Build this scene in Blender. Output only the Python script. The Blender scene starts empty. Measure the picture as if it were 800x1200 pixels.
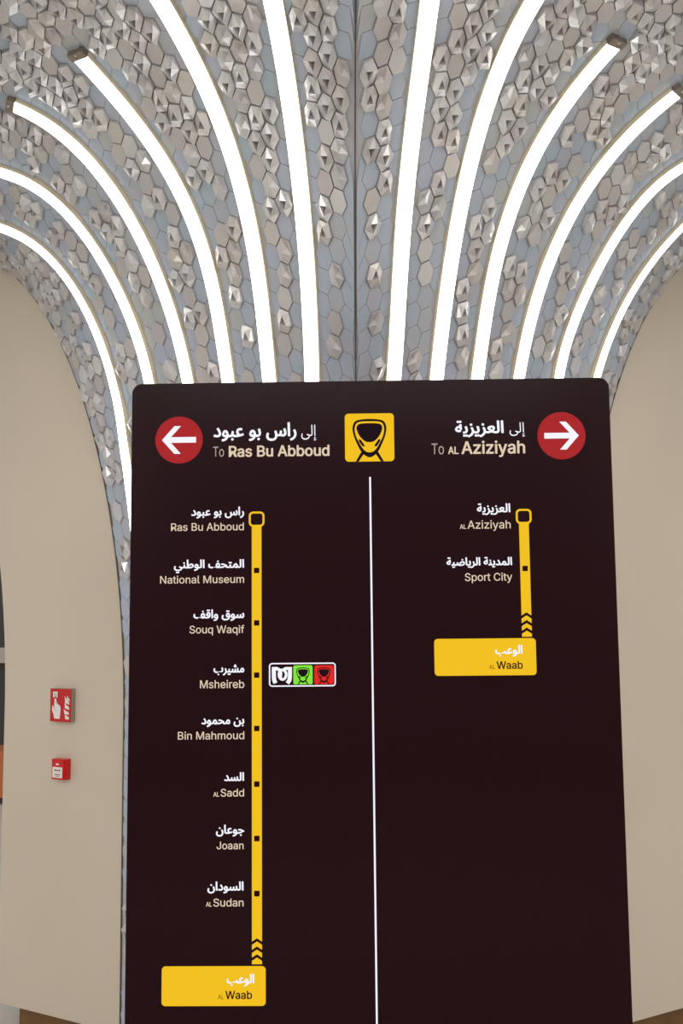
import bpy, bmesh, math, random
from mathutils import Vector, Matrix
from mathutils.bvhtree import BVHTree

# ------------------------------------------------------------------ camera, world, lights, exposure
scene = bpy.context.scene
COL = scene.collection
F_PX = 1200.0                       # focal length in pixels of the 800x1200 frame
EYE = Vector((0.0, 0.0, 1.6))
UP = Vector((-109.0, -11461.0, 1200.0)).normalized()      # world up, in camera space (x right, y down, z forward)
FW = (Vector((0, 0, 1)) - UP * UP.z).normalized()
RT = FW.cross(UP)
if RT.x < 0: RT = -RT
M = Matrix((RT, FW, UP))            # rows: world x, y, z axes written in camera space; M @ cam = world
def ray(px, py):
    return (M @ Vector(((px - 400) / F_PX, (py - 600) / F_PX, 1.0)))
cam_data = bpy.data.cameras.new('camera')
cam = bpy.data.objects.new('camera', cam_data); COL.objects.link(cam)
cx_, cy_, cz_ = M @ Vector((1, 0, 0)), M @ Vector((0, -1, 0)), M @ Vector((0, 0, -1))
mw = Matrix((cx_, cy_, cz_)).transposed().to_4x4(); mw.translation = EYE
cam.matrix_world = mw
cam_data.sensor_fit = 'VERTICAL'; cam_data.sensor_height = 24; cam_data.lens = 24.0
cam_data.clip_start = 0.02
scene.camera = cam

world = bpy.data.worlds.new('world'); scene.world = world; world.use_nodes = True
bg = world.node_tree.nodes['Background']
bg.inputs[0].default_value = (1.0, 0.985, 0.975, 1); bg.inputs[1].default_value = 0.72

def area(name, loc, target, sx, sy, power, col):
    l = bpy.data.lights.new(name, 'AREA'); l.shape = 'RECTANGLE'; l.size = sx; l.size_y = sy
    l.energy = power; l.color = col
    o = bpy.data.objects.new(name, l); COL.objects.link(o); o.location = loc
    o.rotation_euler = (Vector(target) - Vector(loc)).to_track_quat('-Z', 'Y').to_euler()
    return o
area('fill_light', (-2.6, -1.6, 3.6), (-0.8, 3.8, 1.2), 1.2, 3.0, 64, (1.0, 0.92, 0.82))  # added fill from behind the camera, brightens the left side; no actual fitting
area('fill_light', (2.8, -1.6, 3.6), (0.8, 3.8, 1.0), 1.2, 3.0, 66, (1.0, 0.90, 0.78))  # matching added fill for the right side, no actual fitting

area('fill_light', (0.0, -0.6, 3.15), (0.0, -0.5, 0.0), 2.6, 1.6, 55, (1.0, 0.97, 0.93))  # added unseen fill facing down, so floor bounce brightens the vault

vs = scene.view_settings
vs.view_transform = 'Standard'; vs.look = 'None'; vs.gamma = 1.0; vs.use_curve_mapping = False
vs.exposure = 0.0

# ------------------------------------------------------------------ materials
def srgb(r, g, b):
    def c(v):
        v /= 255.0
        return v / 12.92 if v <= 0.04045 else ((v + 0.055) / 1.055) ** 2.4
    return (c(r), c(g), c(b), 1)
def mat(name, col, rough=0.5, metal=0.0, spec=0.5, vary=0.0, scale=6.0, bump=0.0, emit=0.0, ecol=None, col2=None, coat=0.0):
    m = bpy.data.materials.new(name); m.use_nodes = True
    nt = m.node_tree; b = nt.nodes['Principled BSDF']
    b.inputs['Base Color'].default_value = col
    b.inputs['Roughness'].default_value = rough
    b.inputs['Metallic'].default_value = metal
    b.inputs['Specular IOR Level'].default_value = spec
    b.inputs['Coat Weight'].default_value = coat
    if vary > 0 or bump > 0 or col2:
        tc = nt.nodes.new('ShaderNodeTexCoord')
        no = nt.nodes.new('ShaderNodeTexNoise'); no.inputs['Scale'].default_value = scale
        no.inputs['Detail'].default_value = 4
        nt.links.new(tc.outputs['Object'], no.inputs['Vector'])
        if vary > 0 or col2:
            mx = nt.nodes.new('ShaderNodeMix'); mx.data_type = 'RGBA'
            mx.inputs[6].default_value = col
            mx.inputs[7].default_value = col2 or tuple(c * (1 - vary) for c in col[:3]) + (1,)
            rp = nt.nodes.new('ShaderNodeMapRange'); rp.inputs[1].default_value = 0.35; rp.inputs[2].default_value = 0.65
            nt.links.new(no.outputs['Fac'], rp.inputs[0]); nt.links.new(rp.outputs[0], mx.inputs[0])
            nt.links.new(mx.outputs[2], b.inputs['Base Color'])
        if bump > 0:
            bp = nt.nodes.new('ShaderNodeBump'); bp.inputs['Strength'].default_value = bump; bp.inputs['Distance'].default_value = 0.01
            nt.links.new(no.outputs['Fac'], bp.inputs['Height']); nt.links.new(bp.outputs[0], b.inputs['Normal'])
    if emit > 0:
        b.inputs['Emission Color'].default_value = ecol or col
        b.inputs['Emission Strength'].default_value = emit
    return m
MT = {
 'cream': mat('cream_cladding', srgb(206, 193, 176), 0.42, 0, 0.4, vary=0.05, scale=1.4, bump=0.03),
 'edge': mat('dark_bronze_trim', srgb(104, 92, 78), 0.45, 0.5),
 'seam': mat('seam_gasket', srgb(74, 62, 58), 0.6, 0.2),
 'backing': mat('vault_backing', srgb(176, 178, 184), 0.5, 0.2),
 'blue': mat('tile_blue_grey', srgb(176, 182, 198), 0.36, 0.25, 0.5, scale=5, col2=srgb(166, 180, 192)),
 'blue_green': mat('tile_green_grey', srgb(180, 184, 184), 0.36, 0.25, 0.5, scale=5, col2=srgb(172, 176, 190)),
 'beige': mat('tile_beige_grey', srgb(196, 191, 188), 0.30, 0.3, 0.5, scale=5, col2=srgb(188, 184, 184)),
 'pink': mat('tile_pink_grey', srgb(190, 183, 185), 0.30, 0.3, 0.5, scale=5, col2=srgb(186, 184, 185)),
 'pale': mat('tile_pale_grey', srgb(206, 205, 205), 0.24, 0.4, 0.5, scale=5, col2=srgb(196, 195, 198)),
 'housing': mat('light_housing', srgb(228, 214, 184), 0.4, 0.0),
 'cap': mat('bronze_end_cap', srgb(150, 138, 126), 0.35, 0.6, vary=0.2, scale=60),
 'screw': mat('steel_screw', srgb(215, 215, 215), 0.25, 0.9),
 'diffuser': mat('lit_diffuser', (1, 1, 1, 1), 0.5, 0, emit=4.2, ecol=(1.0, 0.985, 0.95, 1)),
 'floor': mat('pale_stone_floor', srgb(226, 222, 212), 0.25, 0, 0.5, vary=0.12, scale=3),
 'plinth': mat('brown_plinth', srgb(118, 82, 34), 0.4, 0, 0.5, vary=0.25, scale=9),
 'far': mat('dark_far_wall', srgb(70, 66, 62), 0.5, 0, vary=0.3, scale=0.8),
 'rail': mat('pale_fascia', srgb(190, 182, 168), 0.4),
 'orange': mat('orange_bench', srgb(196, 112, 62), 0.4),
 'panel': mat('maroon_glass', srgb(27, 1, 7), 0.22, 0, 0.10),
 'casing': mat('maroon_casing', srgb(92, 72, 78), 0.35, 0.3),
 'chrome': mat('panel_edge_trim', srgb(150, 135, 135), 0.3, 0.7),
 'white': mat('lit_white', (0.02, 0.015, 0.015, 1), 0.6, spec=0.03, emit=1.0, ecol=srgb(244, 244, 255)),
 'tan': mat('lit_tan', (0.02, 0.015, 0.015, 1), 0.6, spec=0.03, emit=1.0, ecol=srgb(222, 200, 174)),
 'thin': mat('lit_thin', (0.02, 0.015, 0.015, 1), 0.6, spec=0.03, emit=1.0, ecol=srgb(178, 160, 150)),
 'yellow': mat('lit_yellow', (0.02, 0.015, 0.015, 1), 0.6, spec=0.03, emit=1.0, ecol=srgb(240, 190, 0)),
 'red': mat('lit_red', (0.02, 0.015, 0.015, 1), 0.6, spec=0.03, emit=1.0, ecol=srgb(166, 18, 26)),
 'bright_red': mat('lit_bright_red', (0.02, 0.015, 0.015, 1), 0.6, spec=0.03, emit=1.0, ecol=srgb(222, 20, 14)),
 'green': mat('lit_green', (0.02, 0.015, 0.015, 1), 0.6, spec=0.03, emit=1.0, ecol=srgb(124, 226, 48)),
 'ink': mat('dark_maroon_ink', srgb(34, 4, 10), 0.6, spec=0.05),
 'black': mat('dark_ink', srgb(24, 10, 18), 0.6, spec=0.05),
 'sign_red': mat('sign_red', srgb(196, 8, 14), 0.35, vary=0.1),
 'sign_white': mat('sign_white', srgb(236, 226, 222), 0.5),
 'sign_side': mat('sign_grey_side', srgb(150, 138, 122), 0.6),
 'call_red': mat('call_point_red', srgb(205, 14, 14), 0.3, 0, 0.5, vary=0.08),
}

# ------------------------------------------------------------------ helpers
def obj(name, verts, faces, material, parent=None, smooth=False):
    me = bpy.data.meshes.new(name); me.from_pydata([tuple(v) for v in verts], [], faces)
    me.materials.append(material); me.update()
    if smooth:
        me.polygons.foreach_set('use_smooth', [True] * len(me.polygons))
    o = bpy.data.objects.new(name, me); COL.objects.link(o)
    if parent: o.parent = parent
    return o
def bm_obj(name, bm, material, parent=None, smooth=False):
    bmesh.ops.recalc_face_normals(bm, faces=bm.faces)
    me = bpy.data.meshes.new(name); bm.to_mesh(me); bm.free(); me.materials.append(material)
    if smooth: me.polygons.foreach_set('use_smooth', [True] * len(me.polygons))
    o = bpy.data.objects.new(name, me); COL.objects.link(o)
    if parent: o.parent = parent
    return o
def thing(name, label, cat, loc, group=None):
    o = bpy.data.objects.new(name, None); COL.objects.link(o); o.location = loc
    o.empty_display_size = 0.1
    o['label'] = label; o['category'] = cat
    if group: o['group'] = group
    return o
def struct(o, label=None):
    o['kind'] = 'structure'
    if label: o['label'] = label
    return o
def prism(name, pts, frame, d0, d1, material, parent=None, holes=False, bevel=0.0, smooth=False):
    """pts: 2-D outline; frame(x, y, d) -> 3-D; extruded from depth d0 to d1."""
    bm = bmesh.new()
    a = [bm.verts.new(frame(x, y, d0)) for x, y in pts]
    b = [bm.verts.new(frame(x, y, d1)) for x, y in pts]
    bm.faces.new(a); bm.faces.new(b[::-1])
    n = len(pts)
    for i in range(n): bm.faces.new((a[i], b[i], b[(i + 1) % n], a[(i + 1) % n]))
    if bevel > 0:
        bmesh.ops.recalc_face_normals(bm, faces=bm.faces)
        es = [e for e in bm.edges if (e.verts[0] in b and e.verts[1] in b)]
        bmesh.ops.bevel(bm, geom=es, offset=bevel, segments=2, affect='EDGES')
    bmesh.ops.triangulate(bm, faces=[f for f in bm.faces if len(f.verts) > 4])
    return bm_obj(name, bm, material, parent)
def rrect(x0, y0, x1, y1, r, n=5):
    pts = []
    for cx, cy, a0 in ((x1 - r, y1 - r, 0), (x0 + r, y1 - r, 90), (x0 + r, y0 + r, 180), (x1 - r, y0 + r, 270)):
        for i in range(n + 1):
            a = math.radians(a0 + 90 * i / n); pts.append((cx + r * math.cos(a), cy + r * math.sin(a)))
    return pts
def disc(cx, cy, r, n=48):
    return [(cx + r * math.cos(2 * math.pi * i / n), cy + r * math.sin(2 * math.pi * i / n)) for i in range(n)]
def world_origin_child(o, parent):      # geometry was written in world space: keep it there under a parent empty
    o.parent = parent; o.matrix_parent_inverse = Matrix.Translation(parent.location).inverted()
    return o

# ------------------------------------------------------------------ the fan vault surface
X0, Z0, RZ, RH = 0.05, 1.25, 2.0, 1.10
P0 = Vector((X0, 3.41)); PE = {-1: Vector((-0.826, 3.922)), 1: Vector((0.887, 3.883))}
WDIR = {-1: Vector((-math.cos(math.radians(30)), 0.5, 0)), 1: Vector((math.cos(math.radians(30)), 0.5, 0))}
AZ = 120.0
def prof(s):
    """profile parameter s (0 springing .. 1 crown, >1 level ceiling, <0 vertical foot) -> (h, z)"""
    if s < 0: return 0.0, Z0 + s * (Z0 - 0.1)
    if s <= 1:
        t = s * math.pi / 2
        return RH * (1 - math.cos(t)), Z0 + RZ * math.sin(t)
    return RH + (s - 1) * 1.6, Z0 + RZ
def surf(side, u, s):
    h, z = prof(s)
    az = math.radians(AZ * u ** 1.1)
    b = P0 + (PE[side] - P0) * u
    return Vector((b.x + side * math.sin(az) * h, b.y - math.cos(az) * h, z))
def half_surface(side, nu=72):
    ss = [-1, -0.5] + [i / 60 for i in range(0, 61)] + [1 + i * 0.1 for i in range(1, 11)]
    vs, fs = [], []
    for s in ss:
        for i in range(nu + 1): vs.append(surf(side, i / nu, s))
    w = nu + 1
    for j in range(len(ss) - 1):
        for i in range(nu):
            q = (j * w + i, j * w + i + 1, (j + 1) * w + i + 1, (j + 1) * w + i)
            fs.append(q if side < 0 else q[::-1])
    return vs, fs
BVH = {}; CEIL = {}
for side, nm in ((-1, 'ceiling_left'), (1, 'ceiling_right')):
    v, f = half_surface(side)
    BVH[side] = BVHTree.FromPolygons([tuple(p) for p in v], f)
    c = obj(nm, v, f, MT['backing'], None, True)
    CEIL[side] = struct(c, 'silver grey fan vault half clad in hexagonal relief tiles, ' + ('left' if side < 0 else 'right') + ' of the dark seam')

NB = Vector((0, 0.87, 0.5)).normalized()         # lattice plane normal (pointing into the vault)
EB = Vector((0, -0.5, 0.87)).normalized()
def to_plane(p): return (p.x, p.dot(EB))
def lift(side, x, b, want_normal=False):
    o = Vector((x, 0, 0)) + EB * b - NB * 2.0
    loc, nrm, idx, dist = BVH[side].ray_cast(o, NB, 20)
    if loc is None: return (None, None) if want_normal else None
    if nrm.dot(NB) > 0: nrm = -nrm
    return (loc, nrm) if want_normal else loc

def cast_px(side, px, py):
    d = ray(px, py).normalized()
    loc, nrm, idx, dist = BVH[side].ray_cast(EYE, d, 30)
    return loc

# ------------------------------------------------------------------ light strips: traced centre lines, lifted on to the vault
STRIPS = [
 ('leftmost', -1, False, [(0,263),(50,290),(99,350),(120,400),(136.7,446),(142.7,480),(148.3,520)]),
 ('second from the left', -1, False, [(0,198),(50,221),(85,250),(119,300),(148,350),(165.5,400),(178,446)]),
 ('third from the left', -1, True, [(19,121),(68,150),(120,200),(153,250),(177,300),(199,350),(213,400),(223,446)]),
 ('fourth from the left', -1, True, [(95,64),(131,100),(165.5,150),(201,200),(227,250),(243,300),(253.8,350),(263.8,400),(270,446)]),
 ('fifth from the left', -1, False, [(191,0),(218,50),(244,100),(263.5,150),(279,200),(292,250),(301.5,300),(308.5,350),(313.7,400),(318,446)]),
 ('sixth from the left', -1, False, [(321,0),(338,100),(351.7,200),(361,300),(365.4,400),(368,446)]),
 ('sixth from the right', 1, False, [(502,0),(495.5,50),(489,100),(482,150),(476,200),(468.5,300),(461.6,400),(459,446)]),
 ('fifth from the right', 1, False, [(622,0),(596,50),(575,100),(559,150),(546,200),(536,250),(527,300),(519.5,350),(513.5,400),(508.6,446)]),
 ('fourth from the right', 1, True, [(717.5,49),(674,100),(640,150),(612.5,200),(594,250),(580.5,300),(569.5,350),(561,400),(556,446)]),
 ('third from the right', 1, True, [(790,106),(741,150),(696,200),(665.5,250),(643,300),(625.5,350),(611.5,400),(604,446)]),
 ('second from the right', 1, False, [(800,191),(783,202),(742,242),(708,292),(680,350),(660,400),(650.5,446)]),
 ('rightmost', 1, False, [(800,260),(763.7,300),(731.7,350),(707,403),(694,446)]),
]
def smooth_poly(pts, n):
    """least-squares polynomial of x(y)-like chord parameter, degree 4, for a clean curve"""
    import numpy as np
    P = np.array(pts, float)
    d = np.r_[0, np.cumsum(np.hypot(*np.diff(P, axis=0).T))]; L = d[-1]; d /= L
    deg = 4 if len(pts) > 6 else 3
    cx = np.polyfit(d, P[:, 0], deg); cy = np.polyfit(d, P[:, 1], deg)
    t = np.linspace(0, 1, n)
    return list(zip(np.polyval(cx, t), np.polyval(cy, t)))
LINES = []
for which, side, ended, px in STRIPS:
    pts = [cast_px(side, x + (0.3 if x <= 0 else (-0.3 if x >= 800 else 0)), y) for x, y in smooth_poly(px, 40)]
    pts = [p for p in pts if p is not None]
    pl = [to_plane(p) for p in pts]                    # in the vault's own lattice plane: x and b
    if not ended:                                      # run on past the frame with the same bend
        a, b2 = pl[0], pl[6]
        dx, db = (a[0] - b2[0]), (a[1] - b2[1]); n = math.hypot(dx, db); dx /= n; db /= n
        c_, d_ = pl[6], pl[12]
        ex, eb = (c_[0] - d_[0]), (c_[1] - d_[1]); m = math.hypot(ex, eb); ex /= m; eb /= m
        turn = math.atan2(ex * db - eb * dx, ex * dx + eb * db) / max(0.02, n) * 0.02 * 0.6
        cur = a; ang = math.atan2(db, dx); ext = []
        for k in range(22):
            ang += turn * (1 - k / 22)
            cur = (cur[0] + 0.02 * math.cos(ang), cur[1] + 0.02 * math.sin(ang))
            if lift(side, *cur) is None: break
            ext.append(cur)
        pl = ext[::-1] + pl
    a, b2 = pl[-1], pl[-4]                             # and down the foot of the pier behind the totem
    dx, db = a[0] - b2[0], a[1] - b2[1]; n = math.hypot(dx, db); dx /= n; db /= n
    if which == 'leftmost': dx = max(dx, 0.15)
    cur = a; k = 0
    while True:
        cur = (cur[0] + 0.03 * dx, cur[1] - 0.03); dx *= ((0.992 if k < 12 else 0.87) if which == 'leftmost' else 0.955); k += 1
        p = lift(side, *cur)
        if p is None or p.z < 0.30 or k > 90: break
        pl.append(cur)
    LINES.append((which, side, ended, pl))
LPTS = {-1: [], 1: []}
for which, side, ended, pl in LINES:
    for i in range(len(pl) - 1):
        for f_ in (0, 0.5):
            LPTS[side].append((pl[i][0] * (1 - f_) + pl[i + 1][0] * f_, pl[i][1] * (1 - f_) + pl[i + 1][1] * f_))
def strip_dist(side, x, b):
    return min(math.hypot(x - p[0], b - p[1]) for p in LPTS[side])

def sweep(name, pts, nrms, tans, profile, material, parent, closed_profile=True, caps=True, smooth=False):
    vs, fs = [], []
    m = len(profile)
    for p, nr, t in zip(pts, nrms, tans):
        sd = t.cross(nr).normalized()
        for a, h in profile: vs.append(p + sd * a + nr * h)
    for i in range(len(pts) - 1):
        for j in range(m):
            k = (j + 1) % m
            fs.append((i * m + j, i * m + k, (i + 1) * m + k, (i + 1) * m + j))
    if caps:
        fs.append(tuple(range(m))[::-1]); fs.append(tuple((len(pts) - 1) * m + j for j in range(m)))
    return world_origin_child(obj(name, vs, fs, material, None, smooth), parent)

def strip_frame(side, pl):
    P, N = [], []
    for x, b in pl:
        p, n = lift(side, x, b, True)
        if p is None: continue
        P.append(p); N.append(n)
    for _ in range(4):
        N = [(N[max(0, i - 1)] + N[i] * 2 + N[min(len(N) - 1, i + 1)]).normalized() for i in range(len(N))]
    for _ in range(2):
        P = [P[0]] + [(P[i - 1] + P[i] * 2 + P[i + 1]) / 4 for i in range(1, len(P) - 1)] + [P[-1]]
    T = [(P[min(len(P) - 1, i + 1)] - P[max(0, i - 1)]).normalized() for i in range(len(P))]
    return P, N, T
W = 0.0245
for which, side, ended, pl in LINES:
    P, N, T = strip_frame(side, pl)
    end = 'bronze-capped upper end' if ended else 'leaving the frame'
    root = thing('light_strip', 'curved white light strip %s on the vault, %s' % (which, end), 'light', P[-1], 'light strips fanning up the vault')
    sweep('housing', P, N, T, [(-W - 0.002, -0.02), (W + 0.002, -0.02), (W + 0.002, 0.0145), (-W - 0.002, 0.0145)], MT['housing'], root)
    D = [(-W, 0.012), (W, 0.012), (W, 0.0175), (W * 0.6, 0.0205), (-W * 0.6, 0.0205), (-W, 0.0175)]
    sweep('diffuser', P, N, T, D, MT['diffuser'], root)
    if ended:
        q = [P[0] - T[0] * 0.025, P[0] - T[0] * 0.001]
        cp = sweep('end_cap', q, [N[0]] * 2, [T[0]] * 2, [(-W - 0.004, -0.02), (W + 0.004, -0.02), (W + 0.004, 0.022), (-W - 0.004, 0.022)], MT['cap'], root)
        bm = bmesh.new()
        bmesh.ops.create_cone(bm, cap_ends=True, segments=10, radius1=0.004, radius2=0.003, depth=0.003)
        c0 = P[0] - T[0] * 0.018 + N[0] * 0.0235
        bmesh.ops.transform(bm, matrix=Matrix.Translation(c0) @ N[0].to_track_quat('Z', 'Y').to_matrix().to_4x4(), verts=bm.verts)
        s_ = bm_obj('screw', bm, MT['screw']); s_.parent = cp
        s_.matrix_parent_inverse = (Matrix.Translation(root.location) @ cp.matrix_parent_inverse).inverted()

# ------------------------------------------------------------------ hexagonal relief tiles
S_ = 1 / 372.0
VA = (-1.0 * S_, -28.5 * S_); VB = (-15.5 * S_, -8.8 * S_)
def hex_outline():
    a, b = VA, VB
    v1 = ((a[0] + b[0]) / 3, (a[1] + b[1]) / 3)
    v2 = ((2 * b[0] - a[0]) / 3, (2 * b[1] - a[1]) / 3)
    v3 = ((b[0] - 2 * a[0]) / 3, (b[1] - 2 * a[1]) / 3)
    return [v1, v2, v3, (-v1[0], -v1[1]), (-v2[0], -v2[1]), (-v3[0], -v3[1])]
HEX = hex_outline()
def tile_geometry(side, cx, cbeta, kind, rng):
    """returns verts (world) and faces of one tile; kind flush / raised / pinwheel / folded"""
    hexo = [(-x if side > 0 else x, y) for x, y in HEX]
    cb = warp2(side, cx, cbeta)
    c, n = lift(side, cx, cb, True)
    def at(fx, fb, h):
        x = cx + fx; b = warp2(side, x, cbeta + fb)
        if b is None: b = cb + fb
        if side < 0: x = min(x, X0 - 0.003)
        else: x = max(x, X0 + 0.003)
        p = lift(side, x, b)
        if p is None:
            lo, hi = 0.0, 1.0
            for _ in range(7):
                m = (lo + hi) / 2
                if lift(side, cx + (x - cx) * m, cb + (b - cb) * m) is None: hi = m
                else: lo = m
            p = lift(side, cx + (x - cx) * lo, cb + (b - cb) * lo) or c
        return p + n * h
    g = 0.972
    lift_k = 1.0 + 0.30 * max(0.0, -n.z) ** 2
    rot = rng.choice((0, 1))
    if kind == 'flush': hs = [0.003] * 6
    elif kind == 'raised':
        t = rng.uniform(-0.003, 0.003); hs = [0.009 + t * math.cos(math.pi / 3 * i) for i in range(6)]
    elif kind == 'pinwheel': hs = [0.008 if (i + rot) % 2 else 0.018 for i in range(6)]
    else: hs = [0.008, 0.012, 0.018, 0.014, 0.010, 0.008]; k = rng.randrange(6); hs = hs[k:] + hs[:k]
    V = [at(x * g, y * g, -0.002) for x, y in hexo]                       # foot ring 0-5
    gt = g if kind == 'flush' else g * 0.955
    hs = [h if kind == 'flush' else h * lift_k for h in hs]
    V += [at(x * gt, y * gt, h) for (x, y), h in zip(hexo, hs)]             # rim 6-11
    F = [(i, (i + 1) % 6, 6 + (i + 1) % 6, 6 + i) for i in range(6)]
    if kind in ('flush', 'raised'):
        V.append(at(0, 0, sum(hs) / 6)); F += [(6 + i, 6 + (i + 1) % 6, 12) for i in range(6)]
    elif kind == 'pinwheel':
        # three twisted blades round a sunk triangular eye
        idx = [i for i in range(6) if (i + rot) % 2 == 0]
        for q, i in enumerate(idx):                                        # 12,13,14 raised inner corners
            x = hexo[i][0] * 0.34 + hexo[(i + 1) % 6][0] * 0.16; y = hexo[i][1] * 0.34 + hexo[(i + 1) % 6][1] * 0.16
            V.append(at(x, y, 0.022 * lift_k))
        V.append(at(0, 0, 0.001))                                          # 15 eye
        for q, i in enumerate(idx):
            j, k = (i + 1) % 6, (i + 2) % 6
            a_, b_ = 12 + q, 12 + (q + 1) % 3
            F += [(6 + i, 6 + j, a_), (6 + j, b_, a_), (6 + j, 6 + k, b_), (a_, b_, 15)]
    else:
        # folded: a crease with a small notch running from the middle to one corner
        V.append(at(hexo[0][0] * 0.12, hexo[0][1] * 0.12, 0.017 * lift_k))           # 12 peak
        V.append(at(hexo[3][0] * 0.35, hexo[3][1] * 0.35, 0.004))           # 13 notch
        F += [(6, 7, 12), (7, 8, 12), (8, 13, 12), (8, 9, 13), (9, 10, 13), (10, 12, 13), (10, 11, 12), (11, 6, 12)]
    fl = []
    cen = V[12] if len(V) > 12 else c
    for f in F: fl.append(f if side > 0 else f[::-1])
    return V, fl
def project(p):
    d = M.transposed() @ (p - EYE)
    return 400 + F_PX * d.x / d.z, 600 + F_PX * d.y / d.z, d.z
WARP = {}
def warp(side, x, beta):
    """lattice row coordinate (mostly distance along the surface) -> plane coordinate b"""
    key = (side, round(x * 50))
    if key not in WARP:
        xs = key[1] / 50; tab = []; acc = None; prev = None; b = -2.2
        while b < 3.6:
            p = lift(side, xs, b)
            if p is not None and prev is not None: acc += 0.88 * (p - prev).length + 0.12 * 1.15 * 0.02
            else: acc = (acc + 1.15 * 0.02) if acc is not None else 0.0
            prev = p; tab.append((acc, b)); b += 0.02
        WARP[key] = tab
    t = WARP[key]
    lo, hi = 0, len(t) - 1
    if beta <= t[0][0] or beta >= t[-1][0]: return None
    while hi - lo > 1:
        m = (lo + hi) // 2
        if t[m][0] > beta: hi = m
        else: lo = m
    f = (beta - t[lo][0]) / (t[hi][0] - t[lo][0])
    return t[lo][1] * (1 - f) + t[hi][1] * f
def warp2(side, x, beta):
    k = math.floor(x * 50); f = x * 50 - k
    a = warp(side, k / 50, beta); b = warp(side, (k + 1) / 50, beta)
    if a is None or b is None: return None
    return a * (1 - f) + b * f
CAPS = [(LINES[i][1], LINES[i][3][0]) for i in (2, 3, 8, 9)]
def build_tiles(side, seed):
    rng = random.Random(seed)
    cells = []
    for i in range(-75, 76):
        for j in range(-60, 61):
            x = X0 + side * 0.011 + (VA[0] * i + VB[0] * j) * (1 if side < 0 else -1)
            beta = 4.6 + VA[1] * i + VB[1] * j
            b = warp2(side, x, beta)
            if b is None: continue
            if (x - X0) * side < 0.004 or abs(x - X0) > 1.75: continue
            p = lift(side, x, b)
            if p is None: continue
            px, py, z = project(p)
            if px < -60 or px > 860 or py < -60 or py > 1230: continue
            if py > 520 and 190 < px < 690: continue                      # wholly behind the totem
            ds = strip_dist(side, x, b)
            if ds < 0.023: continue
            near_cap = min(math.hypot(x - c[0], b - c[1]) for s, c in CAPS if s == side)
            sd = abs(x - X0)
            r = rng.random()
            rim = any(lift(side, x + q[0] * 1.15 * -side, (warp2(side, x + q[0] * 1.15 * -side, beta + q[1] * 1.15) or 99)) is None for q in HEX)
            if ds < 0.040 or sd < 0.034 or near_cap < 0.062 or (rim and sd > 0.3): kind = 'flush'
            elif ds < 0.060: kind = 'flush' if r < 0.50 else ('pinwheel' if r < 0.75 else ('folded' if r < 0.87 else 'raised'))
            elif py > 180: kind = 'flush' if r < 0.28 else ('raised' if r < 0.46 else ('pinwheel' if r < 0.76 else 'folded'))
            else: kind = 'raised' if r < 0.24 else ('pinwheel' if r < 0.72 else ('folded' if r < 0.94 else 'flush'))
            if kind != 'flush':
                vx = [(x + q[0] * -side, warp2(side, x + q[0] * -side, beta + q[1])) for q in HEX]
                if any(v[1] is not None and strip_dist(side, *v) < 0.0265 for v in vx): kind = 'flush'
            if kind == 'flush': mk = rng.choice(('blue', 'blue', 'blue_green'))
            elif kind == 'raised': mk = rng.choice(('beige', 'pink', 'beige', 'pale'))
            else: mk = rng.choice(('pale', 'beige', 'pink', 'pale'))
            inside = 0 <= px <= 800 and 0 <= py <= 1200 and not (154 < px < 712 and py > 446)
            cells.append((not inside, z, x, beta, kind, mk))
    cells.sort(key=lambda c: (c[0], c[1]))
    first = cells[:300]; rest = cells[300:]
    parent = CEIL[side]
    for out, z, x, b, kind, mk in first:
        V, F = tile_geometry(side, x, b, kind, rng)
        obj('hexagon_tile', V, F, MT[mk], parent)
    bm_v, bm_f, mi = [], [], []
    keys = ['blue', 'blue_green', 'beige', 'pink', 'pale']
    for out, z, x, b, kind, mk in rest:
        V, F = tile_geometry(side, x, b, kind, rng)
        o = len(bm_v); bm_v += V; bm_f += [tuple(o + k for k in f) for f in F]; mi += [keys.index(mk)] * len(F)
    if rest:
        o = obj('hexagon_tiles', bm_v, bm_f, MT[keys[0]], parent)
        for k in keys[1:]: o.data.materials.append(MT[k])
        o.data.polygons.foreach_set('material_index', mi); o['kind'] = 'stuff'
    print('tiles', side, len(cells), 'outside', sum(c[0] for c in cells))
build_tiles(-1, 11); build_tiles(1, 29)

# seam between the two vault halves
pts = [surf(-1, 0.0, s) for s in [-1, -0.5] + [i / 40 for i in range(41)] + [1.05 + 0.1 * i for i in range(6)]]
tans = [(pts[min(len(pts) - 1, i + 1)] - pts[max(0, i - 1)]).normalized() for i in range(len(pts))]
nrms = [Vector((1, 0, 0)).cross(t).normalized() for t in tans]
vs_, fs_ = [], []
for p, n in zip(pts, nrms):
    if n.dot(NB) > 0: n = -n
    for a, h in ((-0.0018, -0.01), (0.0018, -0.01), (0.0018, 0.007), (-0.0018, 0.007)):
        vs_.append(p + Vector((a, 0, 0)) + n * h)
for i in range(len(pts) - 1):
    for j in range(4): fs_.append((4 * i + j, 4 * i + (j + 1) % 4, 4 * i + 4 + (j + 1) % 4, 4 * i + 4 + j))
struct(obj('trim_1', vs_, fs_, MT['seam']), 'thin dark vertical seam between the two halves of the tiled vault')

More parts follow.
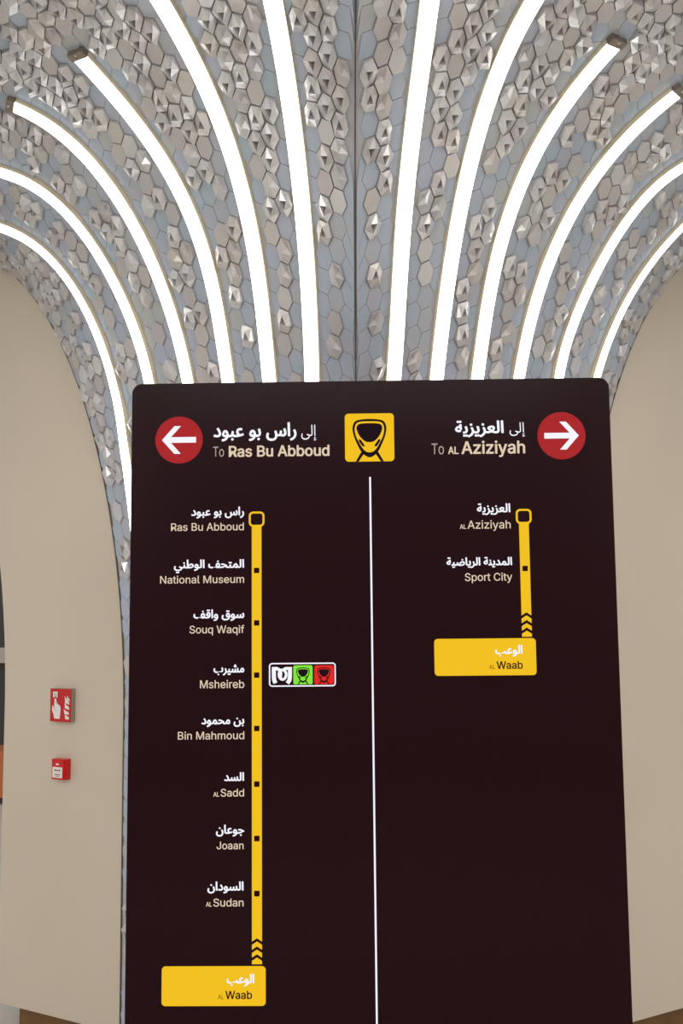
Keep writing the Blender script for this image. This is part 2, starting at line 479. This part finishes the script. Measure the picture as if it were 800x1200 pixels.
# ------------------------------------------------------------------ cream arch walls
def wall_h(z):
    if z <= Z0: return 0.0
    s = min(1.0, (z - Z0) / RZ)
    return RH * (1 - math.sqrt(max(0, 1 - s * s)))
def wpoint(side, q, z, out=0.0):
    n = Vector((side * 0.5, -math.cos(math.radians(30)), 0))
    p = Vector((PE[side].x, PE[side].y, 0)) + WDIR[side] * q + n * out
    p.z = z
    return p
def make_wall(side, name, width, label):
    zs = [0.1, 0.6, Z0] + [Z0 + RZ * math.sin(math.pi / 2 * i / 40) for i in range(1, 41)]
    bm = bmesh.new(); rows = []
    for z in zs:
        h = wall_h(z)
        rows.append([bm.verts.new(wpoint(side, q, z, o)) for q, o in ((h, 0), (h + width * .25, 0), (h + width * .5, 0), (h + width * .75, 0), (h + width, 0), (h + width, -0.35), (h, -0.35))])
    for a, b in zip(rows, rows[1:]):
        for j in range(7): bm.faces.new((a[j], a[(j + 1) % 7], b[(j + 1) % 7], b[j]))
    bm.faces.new(rows[0]); bm.faces.new(rows[-1])
    w = bm_obj(name, bm, MT['cream'])
    return struct(w, label)
WL = 0.643; WR = 0.66
make_wall(-1, 'wall_left', WL, 'cream arch wall left of the totem carrying the fire signs')
make_wall(1, 'wall_right', WR, 'cream arch wall right of the totem')
for side, nm in ((-1, 'trim_2'), (1, 'trim_3')):
    zs = [0.1, 0.6, Z0] + [Z0 + RZ * math.sin(math.pi / 2 * i / 50) for i in range(1, 50)]
    v, f = [], []
    for z in zs:
        h = wall_h(z)
        for q, o in ((h - 0.0025, -0.004), (h + 0.0025, -0.004), (h + 0.0025, 0.005), (h - 0.0025, 0.005)): v.append(wpoint(side, q, z, o))
    for i in range(len(zs) - 1):
        for j in range(4): f.append((4 * i + j, 4 * i + (j + 1) % 4, 4 * i + 4 + (j + 1) % 4, 4 * i + 4 + j))
    struct(obj(nm, v, f, MT['edge']), 'thin bronze edge where the cream wall meets the tiled vault on the ' + ('left' if side < 0 else 'right'))
    # recessed brown plinth under the wall
    v = []
    for z in (0.0, 0.1):
        for q, o in ((-0.01, -0.05), (WL - 0.07, -0.05), (WL - 0.07, -0.30), (-0.01, -0.30)): v.append(wpoint(side, q, z, o))
    f = [(0, 1, 2, 3), (4, 7, 6, 5), (0, 4, 5, 1), (1, 5, 6, 2), (2, 6, 7, 3), (3, 7, 4, 0)]
    struct(obj('baseboard_left' if side < 0 else 'baseboard_right', v, f, MT['plinth']), 'recessed brown plinth under the cream wall on the ' + ('left' if side < 0 else 'right'))

# floor and the hall beyond
struct(obj('floor', [(-14, -8, 0), (14, -8, 0), (14, 16, 0), (-14, 16, 0)], [(0, 1, 2, 3)], MT['floor']), 'pale stone concourse floor')
def box_verts(x0, x1, y0, y1, z0, z1):
    v = [(x, y, z) for z in (z0, z1) for x, y in ((x0, y0), (x1, y0), (x1, y1), (x0, y1))]
    return v, [(3, 2, 1, 0), (4, 5, 6, 7), (0, 1, 5, 4), (1, 2, 6, 5), (2, 3, 7, 6), (3, 0, 4, 7)]
struct(obj('wall_back', *box_verts(-12, 12, 11.6, 11.9, 0, 7.5), MT['far']), 'dark far wall of the concourse')
struct(obj('trim_4', *box_verts(-9, -2.0, 11.5, 11.6, 1.15, 1.32), MT['rail']), 'pale band along the dark far wall')

# ------------------------------------------------------------------ totem
def to_z(r, z): return EYE + r * ((z - EYE.z) / r.z)
TL = EYE + ray(154.5, 449.5) * (2.75 / ray(154.5, 449.5).y)
TR = to_z(ray(713.3, 441.8), TL.z)
PX = (TR - TL); PX.z = 0; PW = PX.length; PX.normalize()
PN = Vector((PX.y, -PX.x, 0))                  # towards the viewer
print('panel', TL, TR, PW)
PO = Vector((TL.x, TL.y, 0)); PH = TL.z
totem = thing('wayfinding_totem', 'tall maroon backlit wayfinding totem listing metro stations, standing in front of the pier', 'sign', PO + PX * PW / 2)
def PF(x, y, d): return PO + PX * x + Vector((0, 0, y)) + PN * d
def pp(px, py):
    r = ray(px, py); t = (PO - EYE).dot(PN) / r.dot(PN); p = EYE + r * t
    return ((p - PO).dot(PX), p.z)
def keep(o, par=None):
    """parent world-space geometry under the totem, or under one of its parts"""
    o.parent = par or totem
    o.matrix_parent_inverse = Matrix.Translation(totem.location).inverted() if par is None else Matrix.Identity(4)
    return o
R_ = 0.028
outline = [(0, 0), (PW, 0)] + [(PW - R_ + R_ * math.cos(math.radians(a)), PH - R_ + R_ * math.sin(math.radians(a))) for a in range(0, 91, 10)] + \
          [(R_ + R_ * math.cos(math.radians(a)), PH - R_ + R_ * math.sin(math.radians(a))) for a in range(90, 181, 10)]
keep(prism('casing', outline, PF, -0.16, -0.006, MT['casing'], bevel=0.003))
def inset(pts, e):
    return [(e + x * (PW - 2 * e) / PW, y * (PH - e) / PH) for x, y in pts]
panel = keep(prism('display_panel', inset(outline, 0.0012), PF, -0.006, 0.0, MT['panel']))
D0, D1 = 0.0002, 0.0012
def child(o): return keep(o, panel)
PXM = (pp(400, 600)[0] - pp(300, 600)[0]) / 100          # metres per pixel near the middle

def chain(name, pts, width, material, d0=D0, d1=D1, closed=False, parent=None):
    """flat stroked line in panel coordinates"""
    bm = bmesh.new(); n = len(pts); L, Rr = [], []
    for i in range(n):
        a = pts[i - 1] if (i > 0 or closed) else pts[i]
        c = pts[(i + 1) % n] if (i < n - 1 or closed) else pts[i]
        p = pts[i]
        t1 = Vector((p[0] - a[0], p[1] - a[1])); t2 = Vector((c[0] - p[0], c[1] - p[1]))
        if t1.length < 1e-9: t1 = t2
        if t2.length < 1e-9: t2 = t1
        t1.normalize(); t2.normalize(); t = (t1 + t2)
        t = t.normalized() if t.length > 1e-6 else t1
        nn = Vector((-t.y, t.x)); k = width / 2 / max(0.5, nn.dot(Vector((-t1.y, t1.x))))
        L.append((p[0] + nn.x * k, p[1] + nn.y * k)); Rr.append((p[0] - nn.x * k, p[1] - nn.y * k))
    A = [[bm.verts.new(PF(x, y, d)) for x, y in S] for S in (L, Rr) for d in (d0, d1)]
    La, Lb, Ra, Rb = A
    m = n if closed else n - 1
    for i in range(m):
        j = (i + 1) % n
        bm.faces.new((Lb[i], Lb[j], Rb[j], Rb[i])); bm.faces.new((La[i], La[j], Lb[j], Lb[i])); bm.faces.new((Ra[i], Ra[j], Rb[j], Rb[i]))
    return keep(bm_obj(name, bm, material), parent or panel)

# ---- lettering
FORMS = {'ا': 0xFE8D, 'إ': 0xFE87, 'ب': 0xFE8F, 'ة': 0xFE93, 'ت': 0xFE95, 'ج': 0xFE9D, 'ح': 0xFEA1, 'د': 0xFEA9, 'ر': 0xFEAD, 'ز': 0xFEAF,
         'س': 0xFEB1, 'ش': 0xFEB5, 'ض': 0xFEBD, 'ط': 0xFEC1, 'ع': 0xFEC9, 'ف': 0xFED1, 'ق': 0xFED5, 'ل': 0xFEDD, 'م': 0xFEE1, 'ن': 0xFEE5,
         'و': 0xFEED, 'ى': 0xFEEF, 'ي': 0xFEF1}
NOJOIN = set('اإدرزوةى')
def shape_arabic(s):
    out = []
    for i, ch in enumerate(s):
        if ch == ' ': out.append(ch); continue
        prev = i > 0 and s[i - 1] != ' ' and s[i - 1] not in NOJOIN
        nxt = i < len(s) - 1 and s[i + 1] != ' ' and ch not in NOJOIN
        out.append(chr(FORMS[ch] + (3 if prev and nxt else 1 if prev else 2 if nxt else 0)))
    return ''.join(reversed(out))
def ui_font():
    import os
    try:
        p = os.path.join(bpy.utils.system_resource('DATAFILES', path='fonts'), 'Inter.woff2')
        return bpy.data.fonts.load(p) if os.path.exists(p) else None
    except Exception: return None
UI = ui_font()
CAPH = 0.70
def text_mesh(s, offset, ar=False):
    c = bpy.data.curves.new('t', 'FONT')
    if UI and not ar: c.font = UI
    c.body = s; c.offset = offset; c.resolution_u = 3; c.fill_mode = 'FRONT'
    o = bpy.data.objects.new('t', c); COL.objects.link(o)
    dg = bpy.context.evaluated_depsgraph_get(); dg.update()
    me = bpy.data.meshes.new_from_object(o.evaluated_get(dg))
    bpy.data.objects.remove(o); bpy.data.curves.remove(c)
    return me
def lettering(name, s, xl, xr, ybase, ytop, material, refh, bold, ar=False, d=0.0014):
    """place a word so that it spans xl..xr (pixels) on the panel, baseline ybase, reference height ytop"""
    me = text_mesh(shape_arabic(s) if ar else s, 0.0, ar)
    xs = [v.co.x for v in me.vertices]; x0, x1 = min(xs), max(xs)
    a = pp(xl, ybase); b = pp(xr, ybase); t = pp(xl, ytop)
    sx = (b[0] - a[0]) / (x1 - x0); sy = (t[1] - a[1]) / refh
    yb = (a[1] + b[1]) / 2
    src = [(a[0] + (v.co.x - x0) * sx, yb + v.co.y * sy) for v in me.vertices]
    fcs = [tuple(p.vertices) for p in me.polygons]
    bold *= PXM
    shifts = [(0, 0)] + ([(bold * math.cos(k * math.pi / 4), bold * 0.8 * math.sin(k * math.pi / 4)) for k in range(8)] if bold else [])
    sv, sf = [], []
    wd = b[0] - a[0]; shrink = (wd - 2 * bold) / wd
    for k, (ox, oy) in enumerate(shifts):
        o_ = len(sv)
        sv += [PF(a[0] + bold + (x - a[0]) * shrink + ox, y + oy, d + k * 0.00002) for x, y in src]
        sf += [tuple(o_ + i for i in f) for f in fcs]
    me = bpy.data.meshes.new(name); me.from_pydata(sv, [], sf); me.update()
    me.name = name; me.materials.clear(); me.materials.append(material)
    o = bpy.data.objects.new(name, me); COL.objects.link(o)
    return keep(o, panel)
def cap_height(ch, ar=False):
    m = text_mesh(ch, 0.0, ar); return max(v.co.y for v in m.vertices)
CAP, ALIF = cap_height('H'), 0.74
def latin(s, xl, xr, yb, yt, m='tan', off=0.12): return lettering('latin_lettering', s, xl, xr, yb, yt, MT[m], CAP, off)
def arabic(s, xl, xr, yb, yt, m='white', off=0.42): return lettering('arabic_lettering', s, xl, xr, yb, yt, MT[m], ALIF, off, ar=True)

arabic('راس بو عبود', 250, 347.4, 511.5, 495.3, off=0.62); arabic('إلى', 353, 370.6, 511.0, 497.5, off=0.0)
latin('To', 249.6, 262.4, 535.2, 523.5, 'thin', 0.0); latin('Ras Bu Abboud', 268, 386, 534.6, 522.3, off=0.5)
arabic('العزيزية', 533, 590, 507.5, 493, off=0.62); arabic('إلى', 596.8, 614.8, 507, 494.5, off=0.0)
latin('To', 505.6, 520, 532.4, 519.8, 'thin', 0.0); latin('AL', 524.8, 537.2, 532.0, 523.6, off=0.3)
latin('Aziziyah', 540.4, 615.2, 531.4, 517.2, off=0.5)
ROWS = [
 ('راس بو عبود', 224, 286, 604, 594, [('Ras Bu Abboud', 200.4, 285.7, 621.8, 613)]),
 ('المتحف الوطني', 203.8, 286, 665.5, 655.6, [('National Museum', 187.6, 286, 683.4, 674.7)]),
 ('سوق واقف', 226.6, 286.2, 724.2, 714, [('Souq Waqif', 222, 286.2, 742, 733.2)]),
 ('مشيرب', 250.2, 286.2, 787.9, 777.5, [('Msheireb', 234.3, 286.2, 806.3, 797.1)]),
 ('بن محمود', 236, 286.2, 848.3, 838, [('Bin Mahmoud', 208.4, 286.2, 866.3, 857.4)]),
 ('السد', 262.6, 286, 914.8, 904.8, [('AL', 250, 256.8, 933.4, 928.2), ('Sadd', 258.5, 286, 933.2, 924.4)]),
 ('جوعان', 253, 286.2, 976.6, 966.2, [('Joaan', 253.8, 285.4, 995, 986.3)]),
 ('السودان', 243, 285.4, 1043.2, 1032.8, [('AL', 241.3, 248.2, 1062.2, 1057), ('Sudan', 249.9, 285.4, 1062, 1053)]),
 ('العزيزية', 558.6, 597.8, 600.2, 590, [('AL', 538.6, 546, 619.8, 614.6), ('Aziziyah', 547.6, 598.2, 619.4, 610)]),
 ('المدينة الرياضية', 523, 599.8, 662.4, 653, [('Sport City', 544.6, 600, 680.6, 671.6)]),
]
for ar_, xl, xr, yb, yt, lat in ROWS:
    arabic(ar_, xl, xr, yb, yt)
    for q in lat: latin(*q)

# ---- discs with arrows
def px_poly(name, pts, material, d0, d1, parent=None):
    return keep(prism(name, [pp(x, y) for x, y in pts], PF, d0, d1, MT[material]), parent or panel)
def arrow(cx, cy, s):
    c = pp(cx, cy); r = 28.1 * PXM
    dsc = keep(prism('arrow_disc', disc(c[0], c[1], r), PF, D0, D1, MT['red']), panel)
    k = [(20, 0), (-2.2, 0)]
    u = PXM
    def q(pts): return [(c[0] + s * x * u, c[1] + y * u) for x, y in pts]
    pts = [(20.2, 0), (5.5, 16.6), (-2.2, 16.6), (9.4, 3.4), (-20.2, 3.4), (-20.2, -3.4), (9.4, -3.4), (-2.2, -16.6), (5.5, -16.6)]
    bm = bmesh.new()
    P = [bm.verts.new(PF(x, y, D1 + 0.0008)) for x, y in q(pts)]
    for f in ((0, 1, 2, 3), (0, 3, 6), (3, 4, 5, 6), (0, 6, 7, 8)): bm.faces.new([P[i] for i in f])
    keep(bm_obj('arrow', bm, MT['white']), panel)
arrow(209.8, 515.7, -1); arrow(657.6, 510.6, 1)

# ---- train pictogram
def train(x0, y0, x1, y1, bgm, inkm, rad):
    a = pp(x0, (y0 + y1) / 2); b = pp(x1, (y0 + y1) / 2); t = pp((x0 + x1) / 2, y0); e = pp((x0 + x1) / 2, y1)
    w = b[0] - a[0]; h = t[1] - e[1]
    bx, by = a[0], e[1]
    fr = keep(prism('train_pictogram', rrect(bx, by, bx + w, by + h, rad * w), PF, D0, D1, MT[bgm]), panel)
    def T(pts): return [(bx + w * x, by + h * (1 - y)) for x, y in pts]
    def curve(P, n=10):                                   # Catmull-Rom closed
        out = []
        m = len(P)
        for i in range(m):
            p0, p1, p2, p3 = P[i - 1], P[i], P[(i + 1) % m], P[(i + 2) % m]
            for k in range(n):
                u = k / n
                out.append(tuple(0.5 * ((2 * p1[c]) + (-p0[c] + p2[c]) * u + (2 * p0[c] - 5 * p1[c] + 4 * p2[c] - p3[c]) * u * u + (-p0[c] + 3 * p1[c] - 3 * p2[c] + p3[c]) * u ** 3) for c in (0, 1)))
        return out
    def sym(half): return half + [(1 - x, y) for x, y in reversed(half) if abs(x - 0.5) > 1e-6]
    # legs (rails), head outline, inner face, windscreen, lamps
    head = sym([(0.5, 0.115), (0.70, 0.13), (0.80, 0.175), (0.845, 0.30), (0.82, 0.46), (0.76, 0.62), (0.68, 0.78), (0.60, 0.87), (0.5, 0.915)])
    face = sym([(0.5, 0.165), (0.70, 0.175), (0.775, 0.225), (0.80, 0.33), (0.775, 0.47), (0.715, 0.60), (0.64, 0.73), (0.57, 0.795), (0.5, 0.812)])
    wind = sym([(0.5, 0.205), (0.68, 0.215), (0.745, 0.25), (0.76, 0.33), (0.70, 0.47), (0.60, 0.575), (0.5, 0.60)])
    z = [D1 + 0.0004 * i for i in range(1, 6)]
    for s in (0, 1):
        L = [(0.215, 1.0), (0.335, 0.79), (0.395, 0.82), (0.275, 1.0)]
        L = [(1 - x if s else x, y) for x, y in L]
        keep(prism('rail', T(L), PF, D1, z[0], MT[inkm]), panel)
    keep(prism('train_outline', T(curve(head)), PF, D1, z[0], MT[inkm]), panel)
    keep(prism('train_front', T(curve(face)), PF, z[0], z[1], MT[bgm]), panel)
    keep(prism('windscreen', T(curve(wind)), PF, z[1], z[2], MT[inkm]), panel)
    for s in (0, 1):
        L = [(0.28, 0.545), (0.315, 0.54), (0.40, 0.665), (0.39, 0.695), (0.355, 0.685), (0.285, 0.585)]
        L = [(1 - x if s else x, y) for x, y in L]
        keep(prism('headlamp', T(L), PF, z[1], z[2], MT[inkm]), panel)
train(404, 484.6, 461.6, 540.8, 'yellow', 'black', 0.075)

# ---- centre divider
a, b = pp(433.6, 559), pp(441.5, 1215)
xm = (a[0] + b[0]) / 2
keep(prism('dividing_line', [(xm - 0.0024, 0.12), (xm + 0.0024, 0.12), (xm + 0.0024, a[1]), (xm - 0.0024, a[1])], PF, D0, D1, MT['white']), panel)

# ---- route lines
def route(xt, ytop_ring, ybot_ring, stops, chev, yend, yring_w):
    ra, rb = pp(xt - yring_w, (ytop_ring + ybot_ring) / 2), pp(xt + yring_w, (ytop_ring + ybot_ring) / 2)
    xc = (ra[0] + rb[0]) / 2; hw = (rb[0] - ra[0]) / 2
    yt, yb = pp(xt, ytop_ring)[1], pp(xt, ybot_ring)[1]
    lw = 5.65 * PXM
    s = 1.15 * PXM
    chain('terminus_ring', rrect(xc - hw + s, yb + s, xc + hw - s, yt - s, 4.0 * PXM, 6), 2.3 * PXM, MT['yellow'], closed=True)
    segs = [yb + 0.0005]
    ends = []
    vh, th = 3.6 * PXM, 3.5 * PXM                           # chevron rise, gap thickness
    ys = [pp(xt, c)[1] for c in chev]
    top = yb + 1.0 * PXM
    first = [(xc - lw, top), (xc - lw, ys[0] - vh), (xc, ys[0]), (xc + lw, ys[0] - vh), (xc + lw, top)]
    line = keep(prism('route_line', first, PF, D0, D1, MT['yellow']), panel)
    for i, y in enumerate(ys):
        t_ = y - th
        if i < len(ys) - 1:
            n = ys[i + 1]; P = [(xc - lw, t_ - vh), (xc - lw, n - vh), (xc, n), (xc + lw, n - vh), (xc + lw, t_ - vh), (xc, t_)]
        else:
            e = pp(xt, yend)[1]; P = [(xc - lw, t_ - vh), (xc - lw, e), (xc + lw, e), (xc + lw, t_ - vh), (xc, t_)]
        keep(prism('chevron', P, PF, D0, D1, MT['yellow']), panel)
    for y in stops:
        yy = pp(xt, y)[1]; r = 3.1 * PXM
        keep(prism('stop_marker', rrect(xc - r, yy - r, xc + r, yy + r, 0.7 * PXM, 3), PF, D1, D1 + 0.0004, MT['ink']), panel)
    return xc
route(300.6, 599.5, 617.3, [668.5, 730, 791.1, 853.6, 918.8, 982.5, 1047], [1099.4, 1109.0, 1118.2], 1129.8, 9.2)
route(613.3, 596.4, 613.9, [666.2], [717.6, 726.6, 735.4], 746.2, 9.2)

# ---- yellow boxes for the current station
def station_box(x0, y0, x1, y1):
    a = pp(x0, (y0 + y1) / 2); b = pp(x1, (y0 + y1) / 2); t = pp((x0 + x1) / 2, y0); e = pp((x0 + x1) / 2, y1)
    keep(prism('station_box', rrect(a[0], e[1], b[0], t[1], 4.2 * PXM), PF, D0, D1, MT['yellow']), panel)
station_box(189.4, 1132.2, 311.2, 1178.8); station_box(508.8, 748.2, 628, 791.6)
lettering('arabic_lettering', 'الوعب', 265.6, 298, 1151.8, 1141, MT['white'], ALIF, 0.42, True, d=D1 + 0.0006)
lettering('latin_lettering', 'AL', 255.4, 262.2, 1170.4, 1165.4, MT['ink'], CAP, 0.0, d=D1 + 0.0006)
lettering('latin_lettering', 'Waab', 264, 295.4, 1170.2, 1161, MT['ink'], CAP, 0.25, d=D1 + 0.0006)
lettering('arabic_lettering', 'الوعب', 580, 612, 766, 755.8, MT['white'], ALIF, 0.42, True, d=D1 + 0.0006)
lettering('latin_lettering', 'AL', 573, 580, 783.8, 779, MT['ink'], CAP, 0.0, d=D1 + 0.0006)
lettering('latin_lettering', 'Waab', 581.6, 612.4, 783.6, 775, MT['ink'], CAP, 0.25, d=D1 + 0.0006)

# ---- interchange badge
a = pp(315, 790.6); b = pp(393.4, 790.6); t = pp(354, 776.6); e = pp(354, 804.6)
s = 0.8 * PXM
chain('badge_outline', rrect(a[0] + s, e[1] + s, b[0] - s, t[1] - s, 3.0 * PXM), 1.5 * PXM, MT['white'], closed=True)
train(343.6, 779.6, 366.2, 802, 'green', 'black', 0.09)
train(368.2, 779.6, 390.8, 802, 'bright_red', 'black', 0.09)
# white metro emblem: a ribbon that falls, loops and falls again
def em(pts): return [pp(x, y) for x, y in pts]
def ribbon(pts, w): chain('metro_emblem', em(pts), w * PXM, MT['white'])
def arc(cx, cy, rx, ry, a0, a1, n=14): return [(cx + rx * math.cos(math.radians(a0 + (a1 - a0) * i / n)), cy + ry * math.sin(math.radians(a0 + (a1 - a0) * i / n))) for i in range(n + 1)]
ribbon([(320.8, 782.6), (320.8, 792), (321.2, 797), (322.6, 800.6)], 4.6)
ribbon([(318.6, 783.6), (324, 783.4), (327.6, 785.2), (328.8, 789), (328.4, 794)], 3.6)
chain('metro_emblem', em(arc(331.0, 790.6, 4.2, 5.6, 0, 360, 24)[:-1]), 3.0 * PXM, MT['white'], closed=True)
ribbon([(331.2, 785.4), (334.6, 783.4), (341.9, 783.4)], 3.4)
ribbon([(339.6, 783.4), (339.6, 793), (339.0, 797.4), (336.6, 800.6)], 4.6)

# ------------------------------------------------------------------ fire sign and call point on the left wall
def wall_px(px, py, out=0.0):
    n = Vector((-0.5, -math.cos(math.radians(30)), 0)); base = wpoint(-1, 0, 0, out)
    r = ray(px, py); t = (base - EYE).dot(n) / r.dot(n); p = EYE + r * t
    return ((p - base).dot(WDIR[-1]), p.z)
def WF(q, z, d): return wpoint(-1, q, z, d)
def wthing(name, label, cat, px, py):
    q = wall_px(px, py); return thing(name, label, cat, WF(q[0], q[1], 0))
def under(o, root, via=None):
    o.parent = via or root
    o.matrix_parent_inverse = Matrix.Translation(root.location).inverted() if via is None else Matrix.Identity(4)
    return o
sg = wthing('fire_sign', 'red fire alarm pictogram sign with hand and flames on left cream wall', 'sign', 71, 827)
dp = 0.026
l, top = wall_px(59.3, 806.8, dp); r, bot = wall_px(82.2, 846.6, dp)   # q grows to the left
box = [(r, bot), (l, bot), (l, top), (r, top)]
under(prism('sign_body', box, WF, 0, dp - 0.004, MT['sign_side']), sg)
face = under(prism('sign_face', box, WF, dp - 0.004, dp, MT['sign_red']), sg)
def fu(u, v): return (l + (r - l) * u, top + (bot - top) * v)    # u 0 left .. 1 right as seen, v 0 top .. 1 bottom
def mark(name, pts, m='sign_white', d=0.0012): under(prism(name, [fu(*p) for p in pts], WF, dp, dp + d, MT[m]), sg, face)
mark('hand_mark', [(0.22, 0.91), (0.16, 0.74), (0.10, 0.66), (0.11, 0.52), (0.17, 0.52), (0.21, 0.62), (0.215, 0.30), (0.30, 0.30), (0.31, 0.46), (0.40, 0.475), (0.50, 0.53), (0.52, 0.60), (0.51, 0.75), (0.48, 0.91)])
mark('button_mark', [(0.14, 0.09), (0.36, 0.09), (0.36, 0.27), (0.30, 0.27), (0.30, 0.14), (0.20, 0.14), (0.20, 0.27), (0.14, 0.27)])
mark('button_mark', [(0.225, 0.17), (0.275, 0.17), (0.275, 0.25), (0.225, 0.25)])
def flame(x0, y0, xm, ym, x1, y1, w):
    """a tapering lick: pointed at (x0, y0), widest at the far end"""
    mark('flame_mark', [(x0, y0), (xm + w * 0.5, ym - w * 0.35), (x1, y1 - w * 0.8), (x1, y1), (xm - w * 0.3, ym + w * 0.6)])
flame(0.84, 0.20, 0.86, 0.29, 0.95, 0.37, 0.07)
flame(0.72, 0.22, 0.77, 0.36, 0.94, 0.47, 0.09)
flame(0.73, 0.40, 0.76, 0.52, 0.94, 0.63, 0.10)
flame(0.68, 0.61, 0.75, 0.70, 0.92, 0.78, 0.10)
flame(0.74, 0.77, 0.79, 0.85, 0.94, 0.92, 0.09)
cp = wthing('call_point', 'red manual fire call point box with white panel, below the fire sign', 'alarm', 69, 902)
dp2 = 0.034
l, top = wall_px(60.0, 889.2, dp2); r, bot = wall_px(75.0, 914.6, dp2)
bx = [(r, bot), (l, bot), (l, top), (r, top)]
bod = under(prism('call_point_body', bx, WF, 0, dp2, MT['call_red'], bevel=0.004), cp)
dp = dp2
def mark2(name, pts, m, d): under(prism(name, [fu(*p) for p in pts], WF, dp2, dp2 + d, MT[m]), cp, bod)
mark2('glass_panel', [(0.14, 0.38), (0.86, 0.38), (0.86, 0.90), (0.14, 0.90)], 'sign_white', 0.002)
mark2('indicator_mark', [(0.40, 0.20), (0.56, 0.20), (0.60, 0.28), (0.36, 0.28)], 'sign_white', 0.0015)
for u in (0.30, 0.47, 0.64): mark2('dot_mark', [(u, 0.50), (u + 0.09, 0.50), (u + 0.09, 0.57), (u, 0.57)], 'black', 0.003)
mark2('line_mark', [(0.3, 0.72), (0.72, 0.72), (0.72, 0.745), (0.3, 0.745)], 'black', 0.003)
mark2('line_mark', [(0.36, 0.80), (0.70, 0.80), (0.70, 0.82), (0.36, 0.82)], 'black', 0.003)

# orange bench far behind the left wall
bn = thing('bench', 'low orange bench far behind the left wall, at the left edge of the picture', 'bench', (-3.4, 9.5, 0))
for nm, bxv, m in (('seat', (-1.4, 0.5, -0.25, 0.25, 0.36, 0.46), 'orange'), ('front_panel', (-1.4, 0.5, -0.25, -0.20, 0.06, 0.36), 'orange'),
                   ('leg', (-1.3, -1.2, -0.2, 0.2, 0, 0.36), 'far'), ('leg', (0.3, 0.4, -0.2, 0.2, 0, 0.36), 'far')):
    obj(nm, *box_verts(*bxv), MT[m], bn)
